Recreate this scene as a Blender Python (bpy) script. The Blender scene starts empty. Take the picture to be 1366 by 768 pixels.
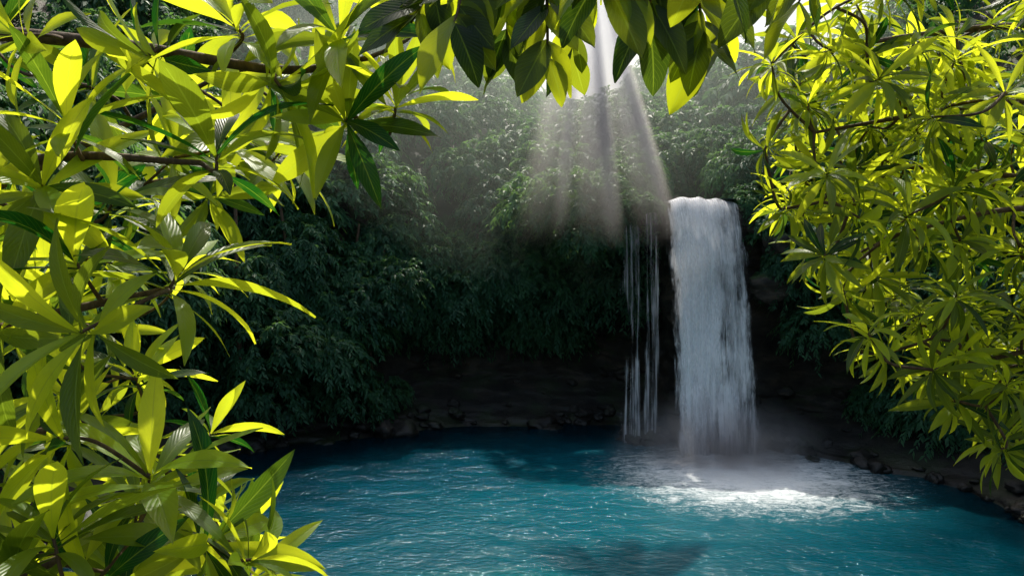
import bpy, math, random
import numpy as np
from mathutils import Vector, noise, Quaternion
random.seed(7); rng=np.random.default_rng(7)
scene=bpy.context.scene
R=math.radians

# ------------------------------------------------------------------ helpers
def link(o,parent=None):
    scene.collection.objects.link(o)
    if parent: o.parent=parent
    return o
def empty(name,loc=(0,0,0)):
    e=bpy.data.objects.new(name,None); e.empty_display_size=.3; e.location=loc
    return link(e)
def mesh_obj(name,verts,faces,mat,parent=None,smooth=True,uvs=None,tone=None):
    me=bpy.data.meshes.new(name)
    me.from_pydata([tuple(v) for v in verts],[],[tuple(f) for f in faces])
    if smooth: me.polygons.foreach_set('use_smooth',[True]*len(me.polygons))
    if uvs is not None:
        uvl=me.uv_layers.new(name='UVMap')
        li=np.empty(len(me.loops),dtype=np.int32); me.loops.foreach_get('vertex_index',li)
        uvl.data.foreach_set('uv',np.asarray(uvs,dtype=np.float32)[li].ravel())
    if tone is not None:
        a=me.attributes.new('tone','FLOAT','POINT'); a.data.foreach_set('value',np.asarray(tone,dtype=np.float32))
    me.materials.append(mat); me.update()
    o=bpy.data.objects.new(name,me)
    return link(o,parent)
def new_mat(name):
    m=bpy.data.materials.new(name); m.use_nodes=True
    nt=m.node_tree; nt.nodes.clear()
    out=nt.nodes.new('ShaderNodeOutputMaterial')
    return m,nt,out
class N:
    def __init__(s,nt): s.nt=nt
    def n(s,t,**k):
        x=s.nt.nodes.new('ShaderNode'+t)
        for a,b in k.items():
            setattr(x,a,b)
        return x
    def l(s,a,b): s.nt.links.new(a,b)
    def math(s,op,a,b=None,c=None,clamp=False):
        x=s.nt.nodes.new('ShaderNodeMath'); x.operation=op; x.use_clamp=clamp
        for i,v in enumerate((a,b,c)):
            if v is None: continue
            if hasattr(v,'links'): s.l(v,x.inputs[i])
            else: x.inputs[i].default_value=v
        return x.outputs[0]
    def ramp(s,fac,stops):
        x=s.nt.nodes.new('ShaderNodeValToRGB')
        e=x.color_ramp.elements
        while len(e)<len(stops): e.new(.5)
        for i,(p,c) in enumerate(stops):
            e[i].position=p; e[i].color=(*c,1) if len(c)==3 else c
        s.l(fac,x.inputs[0]); return x.outputs[0]
    def noise(s,vec,scale,detail=4,rough=.55,dist=0):
        x=s.nt.nodes.new('ShaderNodeTexNoise'); x.inputs['Scale'].default_value=scale
        x.inputs['Detail'].default_value=detail; x.inputs['Roughness'].default_value=rough
        x.inputs['Distortion'].default_value=dist
        if vec is not None: s.l(vec,x.inputs['Vector'])
        return x.outputs['Fac']
    def mapping(s,vec,scale=(1,1,1),loc=(0,0,0)):
        x=s.nt.nodes.new('ShaderNodeMapping'); x.inputs['Scale'].default_value=scale; x.inputs['Location'].default_value=loc
        s.l(vec,x.inputs['Vector']); return x.outputs[0]
    def mapr(s,v,a,b,c=0.,d=1.,smooth=True):
        x=s.nt.nodes.new('ShaderNodeMapRange'); x.interpolation_type='SMOOTHSTEP' if smooth else 'LINEAR'
        s.l(v,x.inputs[0])
        for i,k in enumerate((a,b,c,d)): x.inputs[i+1].default_value=k
        return x.outputs[0]
    def mixc(s,f,a,b):
        x=s.nt.nodes.new('ShaderNodeMix'); x.data_type='RGBA'
        for i,v in ((0,f),(6,a),(7,b)):
            if hasattr(v,'links'): s.l(v,x.inputs[i])
            else: x.inputs[i].default_value=v if i==0 else (*v,1)
        return x.outputs[2]

# ------------------------------------------------------------------ materials
def leaf_material(name,dark,light,tr_dark,tr_light,mix=.55,rough=.36,veins=True,rand_obj=False):
    m,nt,out=new_mat(name); g=N(nt)
    at=g.n('Attribute',attribute_name='tone').outputs['Fac']
    if rand_obj:
        oi=g.n('ObjectInfo').outputs['Random']
        at=g.math('ADD',g.math('MULTIPLY',at,.55),g.math('MULTIPLY',oi,.45))
    base=g.mixc(at,dark,light); tr=g.mixc(at,tr_dark,tr_light)
    p=g.n('BsdfPrincipled'); p.inputs['Roughness'].default_value=rough
    p.inputs['Specular IOR Level'].default_value=.9 if veins else .25
    t=g.n('BsdfTranslucent')
    if veins:
        uv=g.n('UVMap').outputs[0]; sx=g.n('SeparateXYZ'); g.l(uv,sx.inputs[0])
        u=sx.outputs[0]; av=g.math('ABSOLUTE',g.math('SUBTRACT',sx.outputs[1],.5))
        ph=g.math('SUBTRACT',g.math('MULTIPLY',u,13.),g.math('MULTIPLY',av,7.))
        w=g.math('ABSOLUTE',g.math('SUBTRACT',g.math('FRACT',ph),.5))
        lat=g.mapr(w,.0,.1,1,0)
        mid=g.mapr(av,.012,.04,1,0)
        v=g.math('MAXIMUM',g.math('MULTIPLY',lat,.4),mid)
        base=g.mixc(v,base,(.26,.36,.06)); tr=g.mixc(g.math('MULTIPLY',v,.4),tr,(.4,.55,.04))
        nz=g.noise(g.n('TexCoord').outputs['Object'],14,3)
        base=g.mixc(g.mapr(nz,.45,.75,0,.3),base,(.04,.1,.01))
        tr=g.mixc(g.mapr(nz,.5,.8,0,.2),tr,(.3,.45,.02))
        b=g.n('Bump'); b.inputs['Strength'].default_value=.4; b.inputs['Distance'].default_value=.004
        g.l(g.math('ADD',g.math('MULTIPLY',v,-1.),g.math('MULTIPLY',w,.8)),b.inputs['Height']); g.l(b.outputs[0],p.inputs['Normal'])
    g.l(base,p.inputs['Base Color']); g.l(tr,t.inputs['Color'])
    ms=g.n('MixShader'); ms.inputs[0].default_value=mix
    g.l(p.outputs[0],ms.inputs[1]); g.l(t.outputs[0],ms.inputs[2]); g.l(ms.outputs[0],out.inputs[0])
    return m
M_leaf=leaf_material('leaf_young',(.016,.07,.012),(.2,.38,.02),(.008,.09,.006),(.93,1.,.03),mix=.69)
M_leaf_r=leaf_material('leaf_lance',(.013,.055,.012),(.18,.34,.02),(.006,.07,.006),(.93,1.,.03),mix=.69)
M_leaf_t=leaf_material('leaf_mature_shaded',(.012,.055,.012),(.09,.22,.015),(.006,.05,.006),(.9,1.,.02),mix=.68)  # mature green, darkened further to stand in for shade on the overhead leaves
M_far=leaf_material('forest_leaf',(.015,.068,.042),(.06,.17,.075),(.025,.10,.045),(.28,.55,.1),mix=.35,rough=.5,veins=False,rand_obj=True)

def bark_mat():
    m,nt,out=new_mat('bark'); g=N(nt); oc=g.n('TexCoord').outputs['Object']
    a=g.noise(g.mapping(oc,(6,6,2)),5,6,.65)
    c=g.ramp(a,[(.3,(.04,.022,.012)),(.55,(.11,.065,.035)),(.75,(.2,.13,.08))])
    p=g.n('BsdfPrincipled'); p.inputs['Roughness'].default_value=.8; g.l(c,p.inputs['Base Color'])
    b=g.n('Bump'); b.inputs['Strength'].default_value=.6; b.inputs['Distance'].default_value=.02; g.l(a,b.inputs['Height']); g.l(b.outputs[0],p.inputs['Normal'])
    g.l(p.outputs[0],out.inputs[0]); return m
M_bark=bark_mat()

def rock_mat(name):
    m,nt,out=new_mat(name); g=N(nt); oc=g.n('TexCoord').outputs['Object']
    a=g.noise(g.mapping(oc,(1,1,2.2)),.9,10,.65,.4); f=g.noise(oc,6,8,.7)
    c=g.ramp(a,[(.3,(.010,.009,.008)),(.5,(.030,.025,.019)),(.62,(.06,.045,.032)),(.8,(.11,.085,.06))])
    mo=g.mapr(g.noise(oc,.7,5,.6),.45,.6)
    geo=g.n('NewGeometry'); s=g.n('SeparateXYZ'); g.l(geo.outputs['Normal'],s.inputs[0])
    upm=g.mapr(s.outputs[2],.3,.75); pz=g.n('SeparateXYZ'); g.l(geo.outputs['Position'],pz.inputs[0])
    wet=g.mapr(pz.outputs[2],.1,2.2,1,0); c=g.mixc(g.math('MULTIPLY',wet,.7),c,(.008,.009,.008))  # rock colour gets darker towards the waterline
    hi=g.mapr(pz.outputs[2],2.,5.)
    c=g.mixc(g.math('MULTIPLY',mo,g.math('MULTIPLY',g.math('ADD',hi,.25,clamp=True),upm)),c,(.03,.07,.015))
    p=g.n('BsdfPrincipled'); g.l(c,p.inputs['Base Color'])
    wetm=g.mapr(pz.outputs[2],0,.8,.3,.7); g.l(wetm,p.inputs['Roughness'])
    b=g.n('Bump'); b.inputs['Strength'].default_value=.8; b.inputs['Distance'].default_value=.15
    g.l(g.math('ADD',a,g.math('MULTIPLY',f,.35)),b.inputs['Height']); g.l(b.outputs[0],p.inputs['Normal'])
    g.l(p.outputs[0],out.inputs[0]); return m
M_rock=rock_mat('wet_rock')

# ------------------------------------------------------------------ terrain (basin round the pool)
CX,CY=1.5,22.0
BACK=[(-7,-2.5),(-2.5,-1.2),(0,0.03),(.8,.5),(2.4,1.2),(3.7,2.0),(4.1,3.6),(3.5,5.0),(3.0,6.4),(4.0,8.2),(6,10.8),(9,14),(15,19),(26,26),(60,34),(500,40)]
FALL=[(-7,-2.5),(-3,-1.5),(-1.1,-.3),(-.7,.3),(-.4,1.0),(-.2,2.0),(0,4.0),(-.1,6.0),(-.3,8.0),(-.5,9.1),(0,9.75),(4,9.85),(9,10),(22,13.5),(60,20),(500,22)]
FRONT=[(-7,-2.5),(-2,-1.2),(0,.03),(.8,.6),(1.6,1.2),(2.5,1.9),(3.2,2.6),(4,3.4),(5,4.3),(6,5.1),(7,5.7),(8.2,6.1),(12,6.3),(25,7),(60,9),(500,20)]
GAP=[None]*11+[(9,12.5),(15,14.5),(26,16),(60,16),(500,18)]
def adiff(a,b): return abs((a-b+180)%360-180)
def sm(x): x=max(0,min(1,x)); return x*x*(3-2*x)
def shore_r(a):
    ar=R(a); n=noise.noise(Vector((math.cos(ar)*2.2,math.sin(ar)*2.2,3.1)))*1.1+noise.noise(Vector((math.cos(ar)*8,math.sin(ar)*8,7.)))*.35
    e=13.5*13.2/math.sqrt((13.2*math.cos(ar))**2+(13.5*math.sin(ar))**2)
    damp=1-math.exp(-(adiff(a,59.5)/12)**2)
    return e+n*damp+1.0*math.exp(-(adiff(a,150)/28)**2)
def profile(a):
    wf=math.exp(-(adiff(a,59.5)/11.)**4); wg=math.exp(-(adiff(a,86)/16)**2)
    wfr=1-sm((adiff(a,270)-38)/35)
    pts=[]
    for i in range(16):
        p=BACK[i]
        if GAP[i]: p=tuple(p[k]*(1-wg)+GAP[i][k]*wg for k in (0,1))
        p=tuple(p[k]*(1-wf)+FALL[i][k]*wf for k in (0,1))
        p=tuple(p[k]*(1-wfr)+FRONT[i][k]*wfr for k in (0,1))
        pts.append(p)
    return pts,wf,wfr
def surf(a,t,disp=True):
    pts,wf,wfr=profile(a); i=min(int(t),14); f=t-i
    s=pts[i][0]*(1-f)+pts[i+1][0]*f; z=pts[i][1]*(1-f)+pts[i+1][1]*f
    r=shore_r(a)+s; x=CX+r*math.cos(R(a)); y=CY+r*math.sin(R(a))
    if disp:
        p=Vector((x,y,z*1.6))
        n=noise.fractal(p*.32,.9,2.1,6)
        led=noise.fractal(Vector((x*.5,y*.5,z*3.)),.8,2.0,4)
        amp=(.75 if 4<t<11 else .35)*(1-.75*wf if z>9 else 1)*(1-.5*wfr)
        if 9<=t<13 and wf>.5: amp*=.3
        d=n*amp+led*.22*(1 if 2<t<11 else .3)
        x+=math.cos(R(a))*d; y+=math.sin(R(a))*d
        if t>11: z+=n*min(2.5,.3+max(0,s-6)*.06)*(1-wf)*(1-.7*wfr)
        elif t>2.3: z+=n*.18
    return Vector((x,y,z))
ts=[]
for i in range(15):
    k=5 if i<2 else (8 if i<13 else 6)
    if 3<=i<=10: k=12
    ts+= [i+j/k for j in range(k)]
ts.append(15.)
NA=620
V=[];F=[]
for i in range(NA):
    a=360*i/NA
    for t in ts: V.append(surf(a,t))
nt_=len(ts)
for i in range(NA):
    j=(i+1)%NA
    for k in range(nt_-1): F.append((i*nt_+k,j*nt_+k,j*nt_+k+1,i*nt_+k+1))
V.append(Vector((CX,CY,-2.6))); c=len(V)-1
for i in range(NA): F.append((i*nt_,c,((i+1)%NA)*nt_))
mesh_obj('ground',V,F,M_rock)

import bmesh
def rock_mesh(V,F,c,r,seed):
    bm=bmesh.new(); bmesh.ops.create_icosphere(bm,subdivisions=3,radius=1)
    sc=Vector((random.uniform(.8,1.4),random.uniform(.7,1.2),random.uniform(.5,.85)))*r
    rot=Quaternion((0,0,1),random.uniform(0,6.28))
    b=len(V)
    for v in bm.verts:
        p=v.co.normalized(); d=1+.45*noise.fractal(p*1.1+Vector((seed,0,0)),.8,2,4)
        cell=noise.cell(p*2.+Vector((seed,1,2)))*.1
        q=p*(d+cell); q=Vector((q.x*sc.x,q.y*sc.y,q.z*sc.z)); q=rot@q
        V.append(q+c)
    for f in bm.faces: F.append(tuple(b+v.index for v in f.verts))
    bm.free()
V=[];F=[]
for i in range(260):
    a=random.uniform(-35,215)
    if adiff(a,59.5)<7 and random.random()<.8: continue
    t=random.choice([random.gauss(2.2,.35),random.uniform(2,5)])
    p=surf(a,max(1.6,t)); r=random.uniform(.12,.42)*(1.6 if random.random()<.15 else 1)
    rock_mesh(V,F,p,r,i*3.7)
for k in range(14):
    rock_mesh(V,F,Vector((7.4+random.uniform(-2.8,2.8),32.3+random.uniform(-.3,.3),random.uniform(0,.4))),random.uniform(.3,.7),k*9.1+500)
for x,y,z,r in [(9.6,33.1,9.5,.45),(10.1,32.8,9.0,.8),(10.8,31.8,8.0,.9),(10.4,32,6.4,.8)]:
    rock_mesh(V,F,Vector((x,y,z)),r,x*31+z)
mesh_obj('shore_rocks',V,F,M_rock)

# ------------------------------------------------------------------ water
def water_mat():
    m,nt,out=new_mat('pool_water'); g=N(nt); geo=g.n('NewGeometry').outputs['Position']
    s=g.n('SeparateXYZ'); g.l(geo,s.inputs[0])
    def ell(cx,cy,rx,ry):
        dx=g.math('DIVIDE',g.math('SUBTRACT',s.outputs[0],cx),rx); dy=g.math('DIVIDE',g.math('SUBTRACT',s.outputs[1],cy),ry)
        return g.math('SQRT',g.math('ADD',g.math('MULTIPLY',dx,dx),g.math('MULTIPLY',dy,dy)))
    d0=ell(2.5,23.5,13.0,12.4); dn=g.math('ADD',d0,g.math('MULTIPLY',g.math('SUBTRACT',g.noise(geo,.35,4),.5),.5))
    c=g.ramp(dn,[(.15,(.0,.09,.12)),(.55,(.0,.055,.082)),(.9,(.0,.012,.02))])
    c=g.mixc(g.mapr(ell(-.3,17.0,5,2.8),.2,1.1,.55,0),c,(.0,.18,.18))
    df=ell(8.2,27.7,6.6,6.0)
    n1=g.noise(g.mapping(geo,(1.,1.9,1)),1.5,8,.72,1.4); n2=g.noise(geo,9,6,.7)
    cov=g.math('ADD',g.mapr(df,.05,1.1,1.15,-.38,False),g.math('MULTIPLY',g.math('SUBTRACT',g.math('ADD',g.math('MULTIPLY',n1,.7),g.math('MULTIPLY',n2,.3)),.5),2.6))
    foam=g.mapr(cov,.0,.9)
    c=g.mixc(g.mapr(df,.2,1.3,.55,0),c,(.02,.2,.26))
    c=g.mixc(foam,c,(.88,.94,.95))
    p=g.n('BsdfPrincipled'); g.l(c,p.inputs['Base Color']); p.inputs['IOR'].default_value=1.33; p.inputs['Specular IOR Level'].default_value=.35
    p.inputs['Specular Tint'].default_value=(.55,.9,1,1)
    g.l(g.mapr(foam,0,1,.09,.7),p.inputs['Roughness'])
    w1=g.noise(g.mapping(geo,(1,1.6,1)),1.1,5,.6,.6); w2=g.noise(g.mapping(geo,(1,1.5,1)),4.5,5,.62,.5)
    b=g.n('Bump'); b.inputs['Strength'].default_value=.75; b.inputs['Distance'].default_value=.085
    g.l(g.math('ADD',w1,g.math('ADD',g.math('MULTIPLY',w2,.5),g.math('MULTIPLY',foam,.4))),b.inputs['Height']); g.l(b.outputs[0],p.inputs['Normal'])
    g.l(p.outputs[0],out.inputs[0]); return m
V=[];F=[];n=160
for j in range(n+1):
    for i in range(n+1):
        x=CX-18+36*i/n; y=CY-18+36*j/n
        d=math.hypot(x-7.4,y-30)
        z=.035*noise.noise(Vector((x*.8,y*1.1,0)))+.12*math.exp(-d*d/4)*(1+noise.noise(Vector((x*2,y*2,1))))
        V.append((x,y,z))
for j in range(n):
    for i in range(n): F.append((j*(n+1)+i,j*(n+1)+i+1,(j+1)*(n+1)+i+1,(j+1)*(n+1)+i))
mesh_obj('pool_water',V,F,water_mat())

def fall_mat(name,thr,soft,sx,edge=.2,epen=.28,vs=.16):
    m,nt,out=new_mat(name); g=N(nt); tc=g.n('TexCoord'); oc=tc.outputs['Object']; uv=g.n('UVMap').outputs[0]
    s=g.n('SeparateXYZ'); g.l(uv,s.inputs[0])
    warp=g.noise(g.mapping(oc,(1.,1.,.35)),1.2,3)
    n1=g.noise(g.mapping(oc,(sx,0,vs)),1.6,6,.7,.25); n2=g.noise(g.mapping(oc,(sx*2.,0,vs*3)),3.,8,.75,.3)
    v=g.math('ADD',g.math('MULTIPLY',n1,.6),g.math('MULTIPLY',n2,.4)); v=g.math('ADD',v,g.math('MULTIPLY',g.math('SUBTRACT',warp,.5),.3))
    e=g.math('MINIMUM',s.outputs[0],g.math('SUBTRACT',1.,s.outputs[0]))
    v=g.math('SUBTRACT',v,g.mapr(e,0,edge,epen,0,False))
    al=g.mapr(v,thr,thr+soft)
    d=g.n('BsdfDiffuse'); d.inputs[0].default_value=(.99,.99,1,1); t=g.n('BsdfTranslucent'); t.inputs[0].default_value=(.98,.99,1,1)
    b=g.n('Bump'); b.inputs['Strength'].default_value=.4; b.inputs['Distance'].default_value=.06; g.l(g.math('ADD',n2,n1),b.inputs['Height']); g.l(b.outputs[0],d.inputs['Normal'])
    mx=g.n('MixShader'); g.l(g.mapr(s.outputs[1],.3,.7,.5,.03),mx.inputs[0]); g.l(d.outputs[0],mx.inputs[1]); g.l(t.outputs[0],mx.inputs[2])
    tr=g.n('BsdfTransparent'); m2=g.n('MixShader'); g.l(al,m2.inputs[0]); g.l(tr.outputs[0],m2.inputs[1]); g.l(mx.outputs[0],m2.inputs[2])
    g.l(m2.outputs[0],out.inputs[0]); return m
fall=empty('waterfall',(7.6,32.,0))
def sheet(name,x0t,x1t,x0b,x1b,ztop,yt,yb,mat,seed,nx=44,nz=150,parent=fall,rag=.22):
    V=[];F=[];U=[]; ox,oy,_=parent.location
    for j in range(nz+1):
        t=j/nz; e=t**1.4
        a=x0t*(1-e)+x0b*e+.2*noise.noise(Vector((seed,t*6,1)))*min(1,t*6); b=x1t*(1-e)+x1b*e+.25*noise.noise(Vector((seed,t*6,9)))*min(1,t*6); z=ztop-(ztop+.05)*t
        for i in range(nx+1):
            u=i/nx; x=a+(b-a)*u
            dy=rag*noise.noise(Vector((x*2.2+seed,z*.25,seed)))+.06*noise.noise(Vector((x*8+seed,z*.8,seed)))
            y=yt+(yb-yt)*t**.42+dy*min(1,t*8)
            zz=z-.3*abs(noise.noise(Vector((x*1.3,3,0))))*(1-t)-(.38*abs(2*u-1)**2.5)*(1-t)
            V.append((x-ox,y-oy,zz)); U.append((u,t))
    for j in range(nz):
        for i in range(nx): F.append((j*(nx+1)+i,j*(nx+1)+i+1,(j+1)*(nx+1)+i+1,(j+1)*(nx+1)+i))
    return mesh_obj(name,V,F,mat,parent,uvs=U)
fd=fall_mat('falling_water_dense',.27,.22,1.3,.24,.36); fm=fall_mat('falling_water',.40,.22,2.); fs=fall_mat('falling_water_strands',.45,.22,3.4,.3,.22,.05)
sheet('main_stream',6.0,8.9,6.3,8.1,10.05,33.1,30.0,fd,3.3)
sheet('second_stream',6.1,8.6,6.4,8.0,10.03,33.12,30.3,fd,83.3)
sheet('veil',5.95,9.35,6.1,9.6,9.98,33.15,30.8,fm,13.3)
sheet('front_spray',6.0,9.2,6.0,8.9,10.06,33.0,29.6,fm,23.3)
sheet('side_veil',7.9,9.4,7.9,10.2,9.9,33.1,30.6,fm,33.3)
sheet('side_mist',8.2,9.4,8.0,9.8,9.95,33.05,30.2,fm,63.3)
sheet('thin_strands',4.3,5.5,4.3,5.5,8.9,32.9,32.0,fs,43.3)
sheet('wall_strands',5.3,6.2,5.0,6.2,9.4,32.9,32.1,fs,53.3)
V=[];F=[]
d=Vector((math.cos(R(59.5)),math.sin(R(59.5)),0)); sd=Vector((-d.y,d.x,0))
for j in range(30):
    for i in range(12):
        p=Vector((7.7,33.3,0))+d*(j*.8)+sd*(-1.55+3.1*i/11); V.append((p.x,p.y,9.93+.006*j+.02*noise.noise(p*2)))
for j in range(29):
    for i in range(11): F.append((j*12+i,j*12+i+1,(j+1)*12+i+1,(j+1)*12+i))
wm2,nt,out=new_mat('stream_water'); g=N(nt); p=g.n('BsdfPrincipled'); p.inputs['Base Color'].default_value=(.35,.5,.55,1); p.inputs['Roughness'].default_value=.25; g.l(p.outputs[0],out.inputs[0])
mesh_obj('stream',V,F,wm2)

# ------------------------------------------------------------------ mist volumes
def vol_obj(name,V,F,dens_fn,g_an=.6,col=(1,1,1),parent=None):
    m,nt,out=new_mat(name); g=N(nt); s=g.n('VolumeScatter'); s.inputs['Color'].default_value=(*col,1); s.inputs['Anisotropy'].default_value=g_an
    d=dens_fn(g)
    if isinstance(d,float): s.inputs['Density'].default_value=d
    else: g.l(d,s.inputs['Density'])
    g.l(s.outputs[0],out.inputs['Volume'])
    return mesh_obj(name,V,F,m,parent,smooth=False)
def cone(p0,p1,r0,r1,n=20):
    p0=Vector(p0);p1=Vector(p1); ax=(p1-p0).normalized(); a=ax.orthogonal().normalized(); b=ax.cross(a)
    V=[];F=[]
    for p,r in ((p0,r0),(p1,r1)):
        for i in range(n):
            th=6.2832*i/n; V.append(p+a*math.cos(th)*r+b*math.sin(th)*r)
    for i in range(n): F.append((i,(i+1)%n,n+(i+1)%n,n+i))
    F.append(tuple(range(n))[::-1]); F.append(tuple(range(n,2*n)))
    return V,F
rays=empty('light_shaft_cones')
def ray_d(k,p0,p1,r0,r1,z0,z9):
    def f(g):
        geo=g.n('NewGeometry').outputs['Position']; s=g.n('SeparateXYZ'); g.l(geo,s.inputs[0])
        t=g.mapr(s.outputs[2],p1[2],p0[2],1,0,False)
        ax=[g.math('ADD',p0[i],g.math('MULTIPLY',t,p1[i]-p0[i])) for i in (0,1)]
        dx=g.math('SUBTRACT',s.outputs[0],ax[0]); dy=g.math('SUBTRACT',s.outputs[1],ax[1])
        dd=g.math('SQRT',g.math('ADD',g.math('MULTIPLY',dx,dx),g.math('MULTIPLY',dy,dy)))
        rr=g.math('ADD',r0,g.math('MULTIPLY',t,r1-r0))
        fall_=g.mapr(g.math('DIVIDE',dd,rr),.0,.98,1,0)
        return g.math('MULTIPLY',g.math('MULTIPLY',fall_,g.mapr(s.outputs[2],z0,z9)),k)
    return f
# light beams shaped by hand as mist cones, hung clear of the hillside's shadow
for i,(x1,z1,r1,k,z0,z9) in enumerate([(.6,7.4,1.2,.7,7.8,14),(2.9,7.4,1.4,1.1,7.8,14),(5.0,7.4,1.2,1.2,7.8,14),
                              (1.5,7.4,.5,2.8,8.0,13),(3.5,7.0,.6,3.4,7.8,12.5),(5.6,7.4,.55,3.4,8.,12.5)]):
    p0=(2.9+(x1-3)*.14,30.6,18.5); p1=(x1,26.6,z1)
    V,F=cone(p0,p1,.45 if r1>1 else .2,r1)
    vol_obj('shaft_%d'%(i+1),V,F,ray_d(k,p0,p1,.45 if r1>1 else .2,r1,z0,z9),.6,(1,.98,.9),rays)
def blob(c,r):
    bm=bmesh.new(); bmesh.ops.create_icosphere(bm,subdivisions=4,radius=1)
    V=[Vector((c[0]+v.co.x*r[0],c[1]+v.co.y*r[1],c[2]+v.co.z*r[2])) for v in bm.verts]; F=[tuple(v.index for v in f.verts) for f in bm.faces]; bm.free(); return V,F
V,F=blob((3,46,15),(20,16,12))
vol_obj('haze',V,F,lambda g:.012,.5,(.85,1,.9))
V,F=blob((7.8,29.4,.2),(5.0,3.8,2.6))
def spray_d(g):
    geo=g.n('NewGeometry').outputs['Position']; v=g.n('VectorMath',operation='SUBTRACT'); g.l(geo,v.inputs[0]); v.inputs[1].default_value=(7.8,29.4,.2)
    v2=g.n('VectorMath',operation='DIVIDE'); g.l(v.outputs[0],v2.inputs[0]); v2.inputs[1].default_value=(5.0,3.8,2.6)
    ln=g.n('VectorMath',operation='LENGTH'); g.l(v2.outputs[0],ln.inputs[0])
    nz=g.noise(geo,1.1,3)
    return g.math('MULTIPLY',g.mapr(ln.outputs['Value'],.05,.95,.9,0),g.mapr(nz,.3,.65))
vol_obj('spray',V,F,spray_d,.2,(.92,.99,1))

# ------------------------------------------------------------------ forest crowns
def crown_mesh(name,seed,nf=230,nl=18,rad=2.1):
    r=np.random.default_rng(seed)
    d=r.normal(size=(nf,3)); d[:,2]=np.abs(d[:,2])*1.0-.35; d/=np.linalg.norm(d,axis=1)[:,None]
    cl=r.normal(size=(14,3)); cl[:,2]=np.abs(cl[:,2])-.3; cl/=np.linalg.norm(cl,axis=1)[:,None]
    w=np.max(d@cl.T,axis=1); rr=rad*(.45+.5*w**3)*r.uniform(.85,1.08,nf)
    base=d*rr[:,None]*np.array([1,1,.85])
    fl=r.uniform(.6,1.15,nf); fd_=d+r.normal(size=(nf,3))*.45; fd_[:,2]+=.15; fd_/=np.linalg.norm(fd_,axis=1)[:,None]
    t=(np.arange(nl)+.5)/nl
    pos=base[:,None,:]+fd_[:,None,:]*(fl[:,None]*t)[...,None]; pos[...,2]-=(fl[:,None]*.75*t**2)
    tan=fd_[:,None,:]*np.ones((1,nl,1)); tan=tan.copy(); tan[...,2]-=1.5*t
    tan/=np.linalg.norm(tan,axis=2)[...,None]
    side=np.cross(tan,np.array([0,0,1.])); side/=np.linalg.norm(side,axis=2)[...,None]+1e-6
    sg=np.where(np.arange(nl)%2==0,1,-1)[None,:,None]
    ld=tan*.7+side*sg*.8+r.normal(size=tan.shape)*.3; ld[...,2]-=.35; ld/=np.linalg.norm(ld,axis=2)[...,None]
    up=np.cross(side,tan)+r.normal(size=tan.shape)*.35; wv=np.cross(ld,up); wv/=np.linalg.norm(wv,axis=2)[...,None]+1e-6
    L=r.uniform(.18,.38,(nf,nl))[...,None]; W=L*.18
    nn=np.cross(wv,ld)
    q=np.stack([pos,pos+ld*L*.45+wv*W+nn*L*.05,pos+ld*L-np.array([0,0,1.])*L*.15,pos+ld*L*.45-wv*W+nn*L*.05],axis=2).reshape(-1,3)
    nL=nf*nl; tone=np.clip(np.repeat(r.uniform(0,1,nf)*.6,nl)+r.uniform(0,.4,nL),0,1); tone=np.repeat(tone,4)
    me=bpy.data.meshes.new(name)
    me.vertices.add(nL*4); me.vertices.foreach_set('co',q.ravel())
    me.loops.add(nL*4); me.loops.foreach_set('vertex_index',np.arange(nL*4,dtype=np.int32))
    me.polygons.add(nL); me.polygons.foreach_set('loop_start',np.arange(nL,dtype=np.int32)*4)
    me.update(calc_edges=True)
    a=me.attributes.new('tone','FLOAT','POINT'); a.data.foreach_set('value',tone.astype(np.float32))
    me.materials.append(M_far); return me
CR=[crown_mesh('crown_%d'%i,100+i) for i in range(6)]
forest=empty('jungle_canopy')
cnt=0
def crown(p,s,sz=1.):
    global cnt
    o=bpy.data.objects.new('crown_%d'%cnt,random.choice(CR)); cnt+=1
    o.location=p; o.scale=(s,s,s*sz); o.rotation_euler=(random.uniform(-.15,.15),random.uniform(-.15,.15),random.uniform(0,6.28)); link(o,forest)
d_f=Vector((math.cos(R(59.5)),math.sin(R(59.5)),0)); s_f=Vector((-d_f.y,d_f.x,0))
def ok_fall(p):
    q=Vector((p.x-7.65,p.y-32.5,0)); al=q.dot(d_f); ac=abs(q.dot(s_f)); return ac>3.0 or al<-12 or al>9
for i in range(300):
    a=random.uniform(-40,222); t=random.uniform(9.2,13.2); p=surf(a,t,False)
    if not ok_fall(p) or (adiff(a,59.5)<9 and t<11.8): continue
    crown(p+Vector((0,0,random.uniform(-.2,1.2))),random.uniform(.65,1.25)*(1+.25*(t>12)))
for i in range(95):
    a=random.uniform(-40,222)
    if adiff(a,59.5)<12: continue
    t=random.uniform(7.2,10); p=surf(a,t,False); crown(p+Vector((-math.cos(R(a))*.3,-math.sin(R(a))*.3,random.uniform(-.3,.6))),random.uniform(.5,.95),1.1)
for i in range(75):
    a=random.uniform(68,130); t=random.uniform(6.0,9.); p=surf(a,t,False)
    if p.x>3.6 and p.z<7.5: continue
    crown(p+Vector((-math.cos(R(a))*.5,-math.sin(R(a))*.5,random.uniform(-.3,.4))),random.uniform(.45,.85),1.15)
for i in range(110):
    a=random.choice([random.uniform(116,222),random.uniform(-40,36)]); t=random.uniform(4.5,8.5); p=surf(a,t,False)
    crown(p+Vector((-math.cos(R(a))*.3,-math.sin(R(a))*.3,0)),random.uniform(.5,.95))
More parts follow.
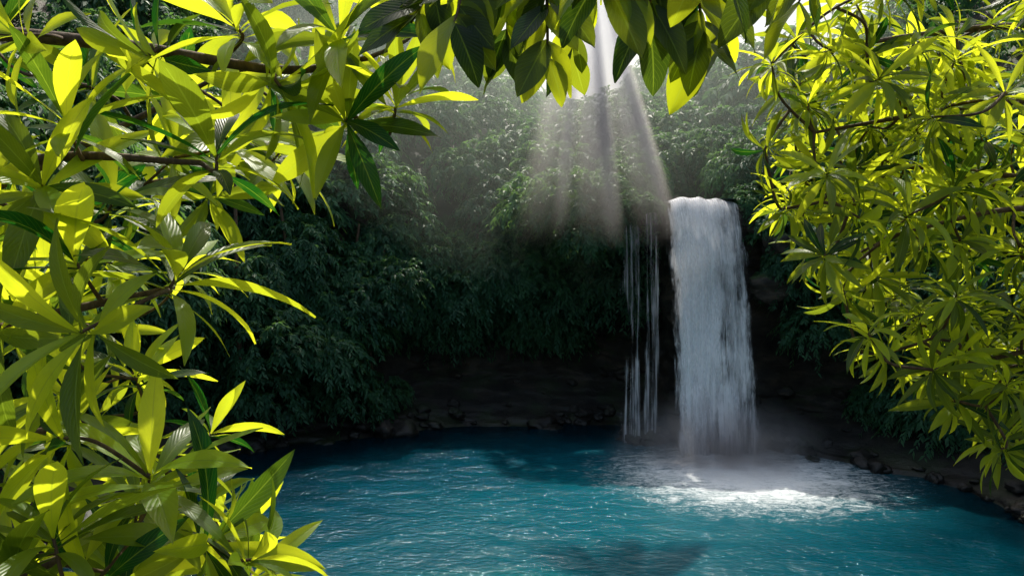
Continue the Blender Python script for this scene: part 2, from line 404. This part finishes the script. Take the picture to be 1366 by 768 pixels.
for x,y,z,s in [(-7.4,34,1.6,.8),(-6.3,34.2,1.3,.55),(-8.3,33.5,3.2,.9),(-7.2,34.6,4.2,.8),(-5.6,35.2,1.4,.45),(-10.2,32,1.8,.8),(-9.8,32.5,4,.9),(-6.4,34.9,5.4,.8),(-5.2,35.4,6.2,.7),
                (11.6,32.2,6.2,.6),(12,31.5,4.6,.6),(12.6,31,7.4,.8),(11.2,33,8.4,.7),(10.6,33.4,9.8,.55),(3.5,34.2,8.6,.7),(2.6,35,10,.8),(1.2,35.6,9.6,.8),(4.3,34.6,10.,.6),
                (10.9,34.6,10.7,.6),(4.9,35.4,10.6,.6),(5.3,34.4,10.1,.4),(4.7,33.7,9.7,.4),(5.5,33.6,9.7,.3),(5.75,33.1,9.65,.22),(4.4,33.2,9.1,.3),(9.75,33.0,9.8,.28),(5.4,36.8,11.2,.7),(6.3,38.6,11.6,.6),(10.2,35.6,11.2,.7),(11.6,35.4,11.6,.9),(9.9,38,12.2,.8),(9.8,34,10.1,.35),(10.4,33,9.4,.4),(10.6,32.2,8.9,.45),(11,31.6,7.4,.45),
                (12.5,41.5,13,1.3),(15,42,13,1.4),(14,45,15,1.8),(10,43.5,13.5,1.3),(8,43,13.5,1.2),(6,45,14,1.4),(17,46,17,1.9),(12,48,16.5,1.7),(20,45,16,1.9)]:
    crown(Vector((x,y,z)),s,1.05)
for i in range(110):
    a=random.uniform(0,360)
    if adiff(a,270)<30: continue
    t=random.uniform(13,13.9); p=surf(a,t,False)
    if adiff(a,88)<9: continue
    crown(p+Vector((0,0,1.5)),random.uniform(1.6,2.4))

# ------------------------------------------------------------------ tubes
def tube(V,F,pts,r0,r1,n=8):
    pts=[Vector(p) for p in pts]; b0=len(V); m=len(pts)
    for i,p in enumerate(pts):
        t=(pts[min(i+1,m-1)]-pts[max(i-1,0)]).normalized(); a=t.cross(Vector((.13,.21,.97)))
        a=a.normalized() if a.length>1e-3 else Vector((1,0,0)); b=t.cross(a)
        r=r0+(r1-r0)*i/(m-1)
        for k in range(n):
            th=6.2832*k/n; V.append(p+(a*math.cos(th)+b*math.sin(th))*r)
    for i in range(m-1):
        for k in range(n): F.append((b0+i*n+k,b0+i*n+(k+1)%n,b0+(i+1)*n+(k+1)%n,b0+(i+1)*n+k))
def spline(P,n=8):
    P=[Vector(p) for p in P]; P=[P[0]*2-P[1]]+P+[P[-1]*2-P[-2]]; out=[]
    for i in range(1,len(P)-2):
        for k in range(n):
            t=k/n; a,b,c,d=P[i-1:i+3]
            out.append(.5*((2*b)+(c-a)*t+(2*a-5*b+4*c-d)*t*t+(3*b-a-3*c+d)*t**3))
    out.append(P[-2]); return out
V=[];F=[]
for x,y,z0,z1 in [(-6.2,35.2,1.6,8),(-7.3,35.6,1.5,9),(-9.6,34,1.5,10),(-11,32,1,11)]:
    tube(V,F,spline([(x,y,z0),(x+random.uniform(-.3,.3),y,z0*.5+z1*.5),(x+random.uniform(-.8,.8),y+.4,z1)]),.12,.06)
mesh_obj('jungle_tree_trunks',V,F,M_bark)

# ------------------------------------------------------------------ foreground leaves
NU,NV=9,2
class Leaves:
    def __init__(s): s.V=[];s.F=[];s.U=[];s.T=[]
    def leaf(s,o,f,up,L,W,droop,fold=.25,tone=.5,peak=.55,sharp=1.):
        f=f.normalized(); sd=f.cross(up)
        if sd.length<1e-3: sd=f.cross(Vector((1,.2,.1)))
        sd.normalize(); n=sd.cross(f).normalized(); b=len(s.V); p=Vector(o); th=0
        wob=random.uniform(0,6); tw=random.uniform(-.35,.35)
        for i in range(NU+1):
            t=i/NU
            if i: 
                th=-droop*t; p=p+(f*math.cos(th)+n*math.sin(th))*(L/NU)
            nn=n*math.cos(th)-f*math.sin(th)
            q=t**(math.log(.5)/math.log(peak)); w=max(0,math.sin(math.pi*q))**sharp
            w=max(w,.05 if i<NU else .0)
            s2=(sd*math.cos(tw*t)+nn*math.sin(tw*t))
            for j in range(-NV,NV+1):
                v=j/NV
                s.V.append(p+s2*(v*w*W)+nn*(abs(v)*fold*w*W+.09*W*math.sin(wob+t*9+v*2)*abs(v)))
                s.U.append((t,.5+v*.5)); s.T.append(tone)
        m=2*NV+1
        for i in range(NU):
            for j in range(m-1): s.F.append((b+i*m+j,b+i*m+j+1,b+(i+1)*m+j+1,b+(i+1)*m+j))
    def whorl(s,c,axis,n,L,W,spread=(25,95),droop=(.4,1.),tone=(0,1),**k):
        axis=axis.normalized(); a=axis.orthogonal().normalized(); b=axis.cross(a); ph=random.uniform(0,6.28); wt=random.uniform(-.35,.3)
        for i in range(n):
            u=(i+.5)/n; el=R(spread[0]+(spread[1]-spread[0])*u+random.uniform(-10,10)); az=ph+i*2.39996+random.uniform(-.2,.2)
            rad=a*math.cos(az)+b*math.sin(az); f=axis*math.cos(el)+rad*math.sin(el); up=axis*math.sin(el)-rad*math.cos(el)
            up=up+Vector((random.uniform(-.25,.25) for _ in range(3)))
            ln=L*(.65+.4*math.sin(math.pi*min(1,u+.15)))*random.uniform(.85,1.15)
            s.leaf(c-axis*(.05*u*L/.3),f,up,ln,W*ln/L*random.uniform(.85,1.15),random.uniform(*droop),tone=min(1,max(0,random.uniform(*tone)*(1-.3*u)+.1+wt)),fold=random.uniform(.15,.4),**k)
    def build(s,mat,parent):
        ox=parent.location; V=[v-ox for v in s.V]
        return mesh_obj('leaves',V,s.F,mat,parent,uvs=s.U,tone=s.T)

def tree(name,base,limbs,whorls,mat,lf,rtrunk=.14,rl=(.035,.009),nleaf=(11,15),upb=.5,spread=(25,95),droop=(.4,1.),tone=(0,1),tw=.005,lean=(-.35,.1)):
    e=empty(name,base); B=Vector(base); V=[];F=[]; LV=Leaves(); pool=[]
    for P in limbs:
        sp=spline(P); isT=(Vector(P[0])-B).length<.3
        tube(V,F,sp,rtrunk if isT else rl[0],rl[1]*3 if isT else rl[1],10)
        pool+= [(q,(sp[min(i+1,len(sp)-1)]-sp[max(i-1,0)]).normalized()) for i,q in enumerate(sp) if (q-B).length>1.0]
    for c,sc in whorls:
        c=Vector(c)
        q,t=min(pool,key=lambda q:(q[0]-c).length+ .6*max(0,-(c-q[0]).dot(q[1])))
        dv=c-q
        mid=q+dv*.5+t*dv.length*.18+Vector((random.uniform(-.04,.04),random.uniform(-.04,.04),random.uniform(-.08,.02)))
        sp=spline([q,mid,c],6); tube(V,F,sp,tw*1.8,tw,6)
        pool+=[(x,(sp[i]-sp[i-1]).normalized()) for i,x in enumerate(sp) if i>3]
        ax=(sp[-1]-sp[-3]).normalized()*(1-upb)+Vector((random.uniform(-.2,.2),random.uniform(*lean),1))*upb
        L,W=lf
        LV.whorl(c,ax,random.randint(*nleaf),L*sc,W*sc,spread,droop,tone)
    mesh_obj('trunk_and_branches',[v-B for v in V],F,M_bark,e); LV.build(mat,e); return e

random.seed(21)
def fill(n,env,yr,zr,sep,existing):
    out=[];tries=0; pts=[Vector(c) for c,_ in existing]
    while len(out)<n and tries<9000:
        tries+=1; y=random.uniform(*yr); z=random.uniform(*zr); x0,x1=env(y,z)
        if x1<=x0: continue
        x=random.uniform(x0,x1); p=Vector((x,y,z))
        if any((p-q).length<sep for q in pts): continue
        pts.append(p); out.append(((x,y,z),random.uniform(.8,1.1)))
    return out
def lut(z,tab):
    for (a,b),(c,d) in zip(tab,tab[1:]):
        if a<=z<=c: return b+(d-b)*(z-a)/(c-a)
    return tab[0][1] if z<tab[0][0] else tab[-1][1]

WL=[((-.98,2.66,8.31),1.05),((-.76,2.66,8.52),1),((-.56,2.7,8.42),.9),((-.40,2.8,8.5),.8),((-1.12,2.66,7.9),1.15),((-1.43,2.6,7.96),1.05),((-1.2,2.6,7.24),1.1),
    ((-1.56,2.66,8.2),1),((-1.2,2.2,7.76),.9),((-1.5,2.6,7.37),1),((-1.0,2.6,7.02),1.05),((-.86,2.6,6.96),.85),((-1.3,2.4,6.95),1),((-1.6,2.5,7.0),1),((-1.48,2.66,8.42),1),((-1.21,2.66,8.62),1),
    ((-.93,2.7,8.74),1),((-.58,2.7,8.70),1),((-1.6,2.6,8.68),1),((-1.7,2.6,7.72),1),((-.34,3.0,8.83),.9),((-1.35,2.3,7.15),1),((-1.5,2.3,6.95),1)]
tabL=[(6.4,-1.05),(6.9,-1.2),(7.3,-1.5),(7.6,-2.0),(7.85,-1.65),(8.1,-1.5),(8.35,-1.15),(8.6,-.8),(9.1,-.6)]
WL+=fill(40,lambda y,z:(-2.35,lut(z,tabL)),(3.0,4.2),(6.5,8.85),.28,WL)
limL=[[(-3.3,3.2,5.4),(-3.0,3.2,6.5),(-2.8,3.1,7.6),(-2.9,3.1,9.0),(-2.7,3.2,10.2)],
      [(-2.95,3.2,6.7),(-2.3,3.0,6.7),(-1.7,2.8,6.85),(-1.3,2.7,7.1)],
      [(-2.8,3.1,7.6),(-2.2,2.9,7.6),(-1.65,2.75,7.75),(-1.15,2.7,7.86)],
      [(-2.85,3.1,8.1),(-2.2,2.9,8.15),(-1.6,2.75,8.3),(-1.05,2.7,8.28)],
      [(-2.85,3.1,8.6),(-2.1,2.9,8.75),(-1.4,2.8,8.7),(-.8,2.75,8.6),(-.5,2.8,8.65)],
      [(-2.85,3.1,8.0),(-2.5,3.6,8.2),(-1.9,3.7,8.5),(-1.3,3.7,8.8)],[(-2.9,3.15,7.),(-2.4,3.6,7.1),(-1.9,3.7,7.2)]]
tree('broadleaf_tree',(-3.3,3.2,5.4),limL,WL,M_leaf,(.39,.039),nleaf=(12,17),upb=.35,spread=(20,105),droop=(.3,1.1),tone=(-.1,1.2))

WR=[((1.35,4.2,8.95),.9),((1.32,4.2,8.5),.9),((1.45,4.2,8.2),.9),((1.75,4.2,7.75),1),((1.95,4.1,7.45),1),((2.3,4.1,7.2),1),((1.6,4.2,7.98),.8)]
tabR=[(6.6,2.9),(6.95,2.35),(7.3,2.1),(7.6,1.85),(7.95,1.6),(8.3,1.45),(8.7,1.4),(9.4,1.45)]
WR+=fill(155,lambda y,z:(lut(z,tabR)*y/4.2,3.0*y/4.2),(3.7,5.8),(6.9,9.4),.24,WR)
limR=[[(4.6,4.6,4.8),(4.4,4.6,6.2),(4.1,4.5,7.6),(4.0,4.6,9.2),(3.8,4.7,10.6)],
      [(4.1,4.5,7.4),(3.5,4.4,7.5),(2.9,4.3,7.45),(2.3,4.2,7.35)],
      [(4.1,4.5,7.9),(3.4,4.4,8.15),(2.7,4.3,8.2),(2.0,4.25,8.05)],
      [(4.0,4.5,8.6),(3.3,4.4,8.8),(2.5,4.3,8.75),(1.6,4.25,8.6)],
      [(4.0,4.6,9.1),(3.2,4.8,9.3),(2.4,4.8,9.25),(1.7,4.7,9.1)],[(4.05,4.5,8.2),(3.5,5.1,8.4),(2.8,5.2,8.5),(2.1,5.1,8.5)]]
tree('broadleaf_tree',(4.6,4.6,4.8),limR,WR,M_leaf_r,(.29,.0235),nleaf=(17,23),upb=.42,spread=(30,130),droop=(.4,1.4),tone=(-.15,1.1),rl=(.03,.008))

e=empty('overhanging_tree',(2.4,-1.6,6.2)); B=Vector(e.location); V=[];F=[]; LT=Leaves()
main=spline([(2.4,-1.6,6.2),(2.3,-1.4,8.0),(1.8,-.6,9.6),(1.0,.8,9.6),(.5,1.9,9.1),(.0,2.3,8.82)]); tube(V,F,main,.16,.012,10)
twigs=[[(.7,1.4,9.35),(.75,1.9,9.0),(.68,2.1,8.70)],[(.45,2.0,9.05),(.4,2.1,8.82),(.35,2.1,8.60)],[(.2,2.15,8.95),(.1,2.1,8.78),(.09,2.05,8.48)],
       [(.1,2.2,8.88),(-.1,2.2,8.75),(-.15,2.1,8.58)],[(.5,1.9,9.1),(.3,1.8,8.85),(.2,1.8,8.6)],[(.8,1.2,9.4),(.9,1.8,9.1),(.86,2.3,8.8)],
       [(.3,2.1,9.0),(.5,2.3,8.8),(.55,2.3,8.58)],[(0,2.3,8.82),(-.2,2.4,8.8),(-.3,2.4,8.66)],[(.5,1.9,9.1),(.25,2.5,8.9),(.2,2.7,8.66)],[(.8,1.2,9.4),(.5,1.5,9.),(.42,1.7,8.62)],
       [(.1,2.2,8.9),(.0,2.6,8.85),(-.02,2.7,8.66)],[(.5,2.0,9.05),(.7,2.6,8.95),(.72,2.8,8.72)],[(.8,1.2,9.4),(.95,2.2,9.05),(.92,2.6,8.78)]]
for P in twigs:
    sp=spline(P,7); tube(V,F,sp,.007,.0035,6)
    for i in range(4,len(sp)):
        for sgn in (-1,1):
            if random.random()<.2: continue
            t=(sp[i]-sp[i-1]).normalized(); sd=t.cross(Vector((0,1,.2))).normalized()*sgn
            f=t*.5+sd*random.uniform(.4,1.1)+Vector((0,random.uniform(-.5,.5),-.6))
            L=random.uniform(.13,.23); LT.leaf(sp[i],f,Vector((random.uniform(-.4,.4),-.7,.6+random.uniform(-.3,.5))),L,L*.23,random.uniform(.1,.6),tone=random.choice([random.uniform(0,.3),random.uniform(0,.3),random.uniform(.5,1)]),peak=.45,sharp=.85,fold=.2)
mesh_obj('trunk_and_branches',[v-B for v in V],F,M_bark,e); LT.build(M_leaf_t,e)

# ------------------------------------------------------------------ light, sky, camera
EL=56; AZ=1
w=bpy.data.worlds.new('World'); scene.world=w; w.use_nodes=True; nt=w.node_tree; bg=nt.nodes['Background']
sky=nt.nodes.new('ShaderNodeTexSky'); sky.sky_type='NISHITA'; sky.sun_disc=False; sky.sun_elevation=R(EL); sky.sun_rotation=R(AZ); sky.dust_density=5.; sky.air_density=1.6; sky.ozone_density=.8
nt.links.new(sky.outputs[0],bg.inputs[0]); bg.inputs[1].default_value=.15
sd_=Vector((math.sin(R(AZ))*math.cos(R(EL)),math.cos(R(AZ))*math.cos(R(EL)),math.sin(R(EL))))
L=bpy.data.lights.new('sun','SUN'); L.energy=5; L.angle=R(.5); L.color=(1,.95,.82)
so=link(bpy.data.objects.new('sun',L)); so.location=sd_*60; so.rotation_euler=sd_.to_track_quat('Z','Y').to_euler()
cam=bpy.data.cameras.new('camera'); cam.lens=28; cam.sensor_width=36; cam.clip_end=1500; cam.clip_start=.05
co=link(bpy.data.objects.new('camera',cam)); co.location=(0,0,8); co.rotation_euler=(R(87),0,0)
scene.camera=co
scene.view_settings.view_transform='Standard'
print('objects',len(scene.objects))
